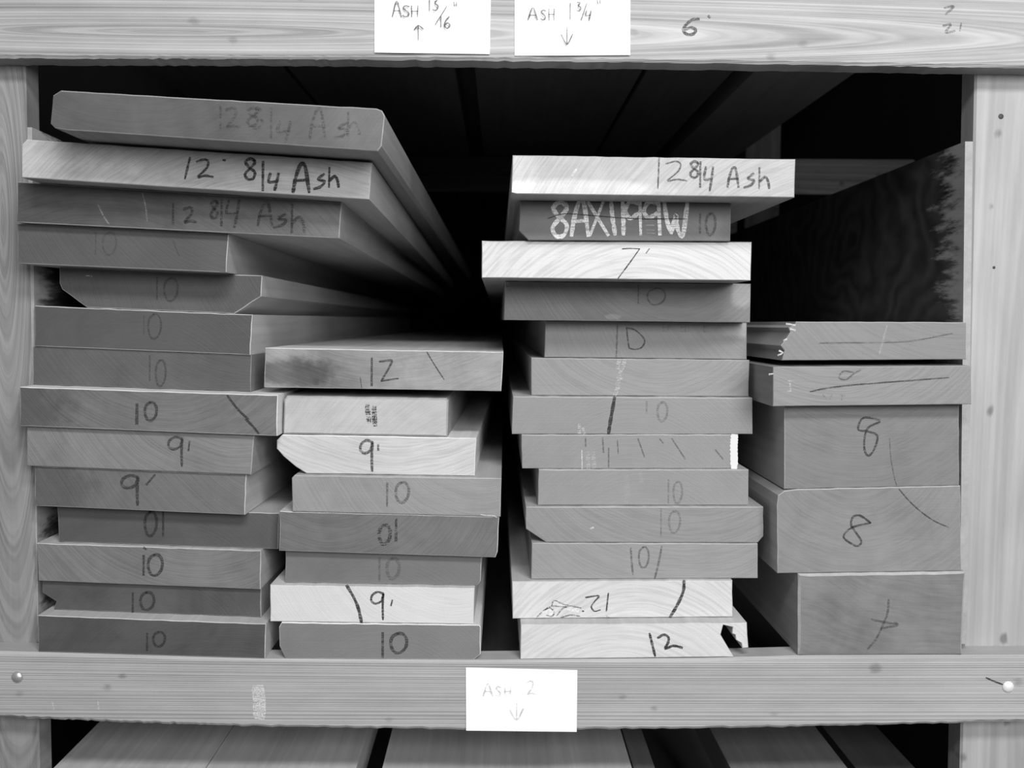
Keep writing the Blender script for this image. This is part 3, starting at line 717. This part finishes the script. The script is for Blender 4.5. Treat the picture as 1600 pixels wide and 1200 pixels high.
# ---- far right stack
TIM = 'timber'
o = board('ash_timber', 'thick mottled timber with scrawled mark, bottom of far right stack', TIM, GS, bot_up,
          (1247.5, 897), (1509, 893.3), (1504, 1021), (1247.5, 1023), .000, 779, 2.4,
          E(0.163, rc=.16, rs=16, c=(.1, .4), saw=.2, ang=.06, mott=.5, dist=3.0), SD(.33), 51, bev=.003)
write(o, [[(1388.5, 937), (1388, 950), (1385.6, 964)], [(1362, 968), (1380, 972), (1400, 975)], [(1398, 972), (1402, 977), (1377, 981.5)], [(1385, 964), (1376, 985), (1368, 1000), (1356, 1014)]], .000, 3.2, INKF, 'handwritten_mark')
o = board('ash_timber', 'thick timber marked with a looping pencil 8 and rounded upper corner', TIM, GS, topline(o),
          (1247, 764.5), (1500.7, 759), (1502.5, 889), (1215, 897), .004, 779, 2.4,
          E(0.189, rc=.16, rs=22, c=(-.03, .12), mott=.3, ang=.8), SD(.36), 52, lft=((1214, 790), (1216, 774), (1226, 767)))
write(o, [[(1360.6, 817), (1350, 809), (1341.5, 805), (1332.7, 808), (1330, 820), (1338, 833), (1346, 846), (1340, 853), (1328, 848), (1318, 837.5), (1332, 824), (1360, 817)]], .004, 3, INKM, 'handwritten_number')
write(o, [[(1404.7, 764), (1420, 782), (1438.5, 799), (1460, 814), (1482.5, 824)]], .004, 1.8, INKM, 'crack')
o = board('ash_timber', 'thick timber marked with an angular 8, directly under two thinner boards', TIM, GS, topline(o),
          (1225.5, 632.8), (1498.7, 629.8), (1498.7, 757.6), (1225.5, 762), .006, 779, 2.4,
          E(0.158, rc=.12, rs=22, c=(-.02, .14), mott=.3, ang=.1), SD(.34), 53)
write(o, [[(1375, 656), (1349, 653), (1341, 671), (1356, 674), (1371, 681), (1366, 702), (1357, 712), (1351, 703), (1351, 684), (1357, 668), (1375, 659)]], .006, 3, INKM, 'handwritten_number')
write(o, [[(1390, 685), (1392, 715), (1397, 744), (1401, 758)]], .006, 1.5, INKF, 'crack')
o = board('ash_board', 'grey board with long curved pencil line and bark-dark left edge, on the thick timbers', 'board', GS, topline(o),
          (1208, 573.4), (1518, 571.7), (1518, 628), (1208, 631), -.018, 779, 2.4,
          E(0.198, rc=.2, rs=30, c=(-.05, .16), mott=.15, ang=.3), SD(.26), 54)
write(o, [[(1266, 612), (1294.5, 606), (1340, 601), (1382.6, 597.5), (1482.5, 590)]], -.018, 2.2, INKM, 'pencil_line')
write(o, [[(1334, 582), (1318, 580), (1311, 590), (1322, 593), (1334, 584), (1345, 578)]], -.018, 2.4, INKF, 'handwritten_number')
write(o, [[(1286, 617), (1292, 624)], [(1300, 617), (1296, 625)], [(1313, 617), (1320, 618)], [(1316, 618), (1315, 625)]], -.018, 2, INKV, 'handwriting')
write(o, [[(1234, 596), (1235, 612)], [(1231, 596), (1239, 596)], [(1231, 612), (1237, 612)]], -.018, 3, SCRAPE, 'scrape_mark')
write(o, [[(1202, 585), (1208, 584)]], -.018, 3, BRI, 'splinter')
o = board('ash_board', 'grey board with ragged bark left edge, top of far right stack', 'board', GS, topline(o),
          (1244, 502.5), (1510, 503.5), (1510, 561), (1222, 560.5), .000, 779, 2.4,
          E(0.180, rc=.14, rs=26, c=(.1, .2), mott=.2, ang=.3), SD(.30), 55, lft=((1226, 548), (1220, 540), (1230, 527), (1235, 519), (1232, 512), (1242, 508)), gap=.0075, drop=.007)
write(o, [[(1280, 536), (1340, 535.5), (1380, 535), (1424, 533), (1488, 521)]], .000, 2, INKF, 'pencil_line')
write(o, [[(1386, 509), (1380, 530), (1374, 553)]], .000, 2.4, mat_ink(.6, .25, .2), 'scrape_mark')
write(o, [[(1229, 506), (1242, 508)], [(1235, 514), (1242, 516)], [(1218, 548), (1223, 551)], [(1216, 555), (1221, 553)], [(1225, 532), (1229, 530)]], .000, 3.4, BRI, 'splinter', curve=False)

# ------------------------------------------------------------------ lumber of the bay above: undersides seen
zt_line = top_up
GU = 'boards stored on the upper beam'
up = [(48, 332, .10, 'dark board overhead above the far left stack, leftmost of those overhead'),
      (342, 688, .10, 'dark board overhead left of the wide gap in the middle'),
      (730, 1076, .10, 'dark board overhead right of the wide gap in the middle'),
      (1086, 1262, .095, 'narrow dark board overhead above the tall third stack'),
      (1306, 1512, .21, 'lighter board overhead, rightmost before the black opening')]
for i, (a, b, g, lab) in enumerate(up):
    y = -12
    board('ash_board', lab, 'board', GU, zt_line, (a, y-63), (b, y-62), (b, y), (a, y), .0005, 780-4+i*2, 3.6,
          E(g*1.4), SD(g), 60+i)
for a, b, lab in ((48, 300, 'leftmost'), (303, 600, 'second from left'), (604, 900, 'middle'), (905, 1230, 'second from right'), (1236, 1500, 'rightmost')):  # unseen second layer, added so no light comes through the gaps below
    lab = 'upper-layer board added above the overhead boards to block light, ' + lab + ' of five'
    y = -76
    o = board('ash_board', lab, 'board', 'boards added overhead to block light', None, (a, y-60), (b, y-60), (b, y), (a, y), .001, 780, 3.6, E(.15), SD(.1), 70, snap=False)
# lumber of the bay below: top faces seen under the lower beam
GB = 'boards stored below the lower beam'
zl = at(780, 1236, 0).z
low_line = [(-2, zl-.0515), (2, zl-.0515)]
dn = [(48, 297, .50, 3.0, 0, 'pale board under the lower beam, leftmost, top face seen'),
      (299, 545, .48, 3.0, 0, 'grey board under the lower beam, second from left, top face seen'),
      (588, 998, .42, 3.0, 0, 'wide grey board under the lower beam below the paper sign'),
      (1003, 1038, .12, 3.0, 6, 'narrow dark board edge under the lower beam right of the paper sign'),
      (1160, 1352, .16, 3.0, 0, 'dark board under the lower beam below the third stack'),
      (1380, 1480, .06, 3.0, 18, 'darkest board under the lower beam beside the right post')]
for i, (a, b, g, ln, sink, lab) in enumerate(dn):
    z = 1236
    board('ash_board', lab, 'board', GB, low_line, (a, z+sink), (b, z+sink), (b, z+62), (a, z+62), .002, 778, ln,
          E(g), SD(g), 80+i)
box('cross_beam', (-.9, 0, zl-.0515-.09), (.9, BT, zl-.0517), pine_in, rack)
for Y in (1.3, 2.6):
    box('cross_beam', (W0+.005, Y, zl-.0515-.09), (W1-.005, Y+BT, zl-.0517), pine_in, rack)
for o in list(bpy.data.objects):
    if '_top' in o: del o['_top']
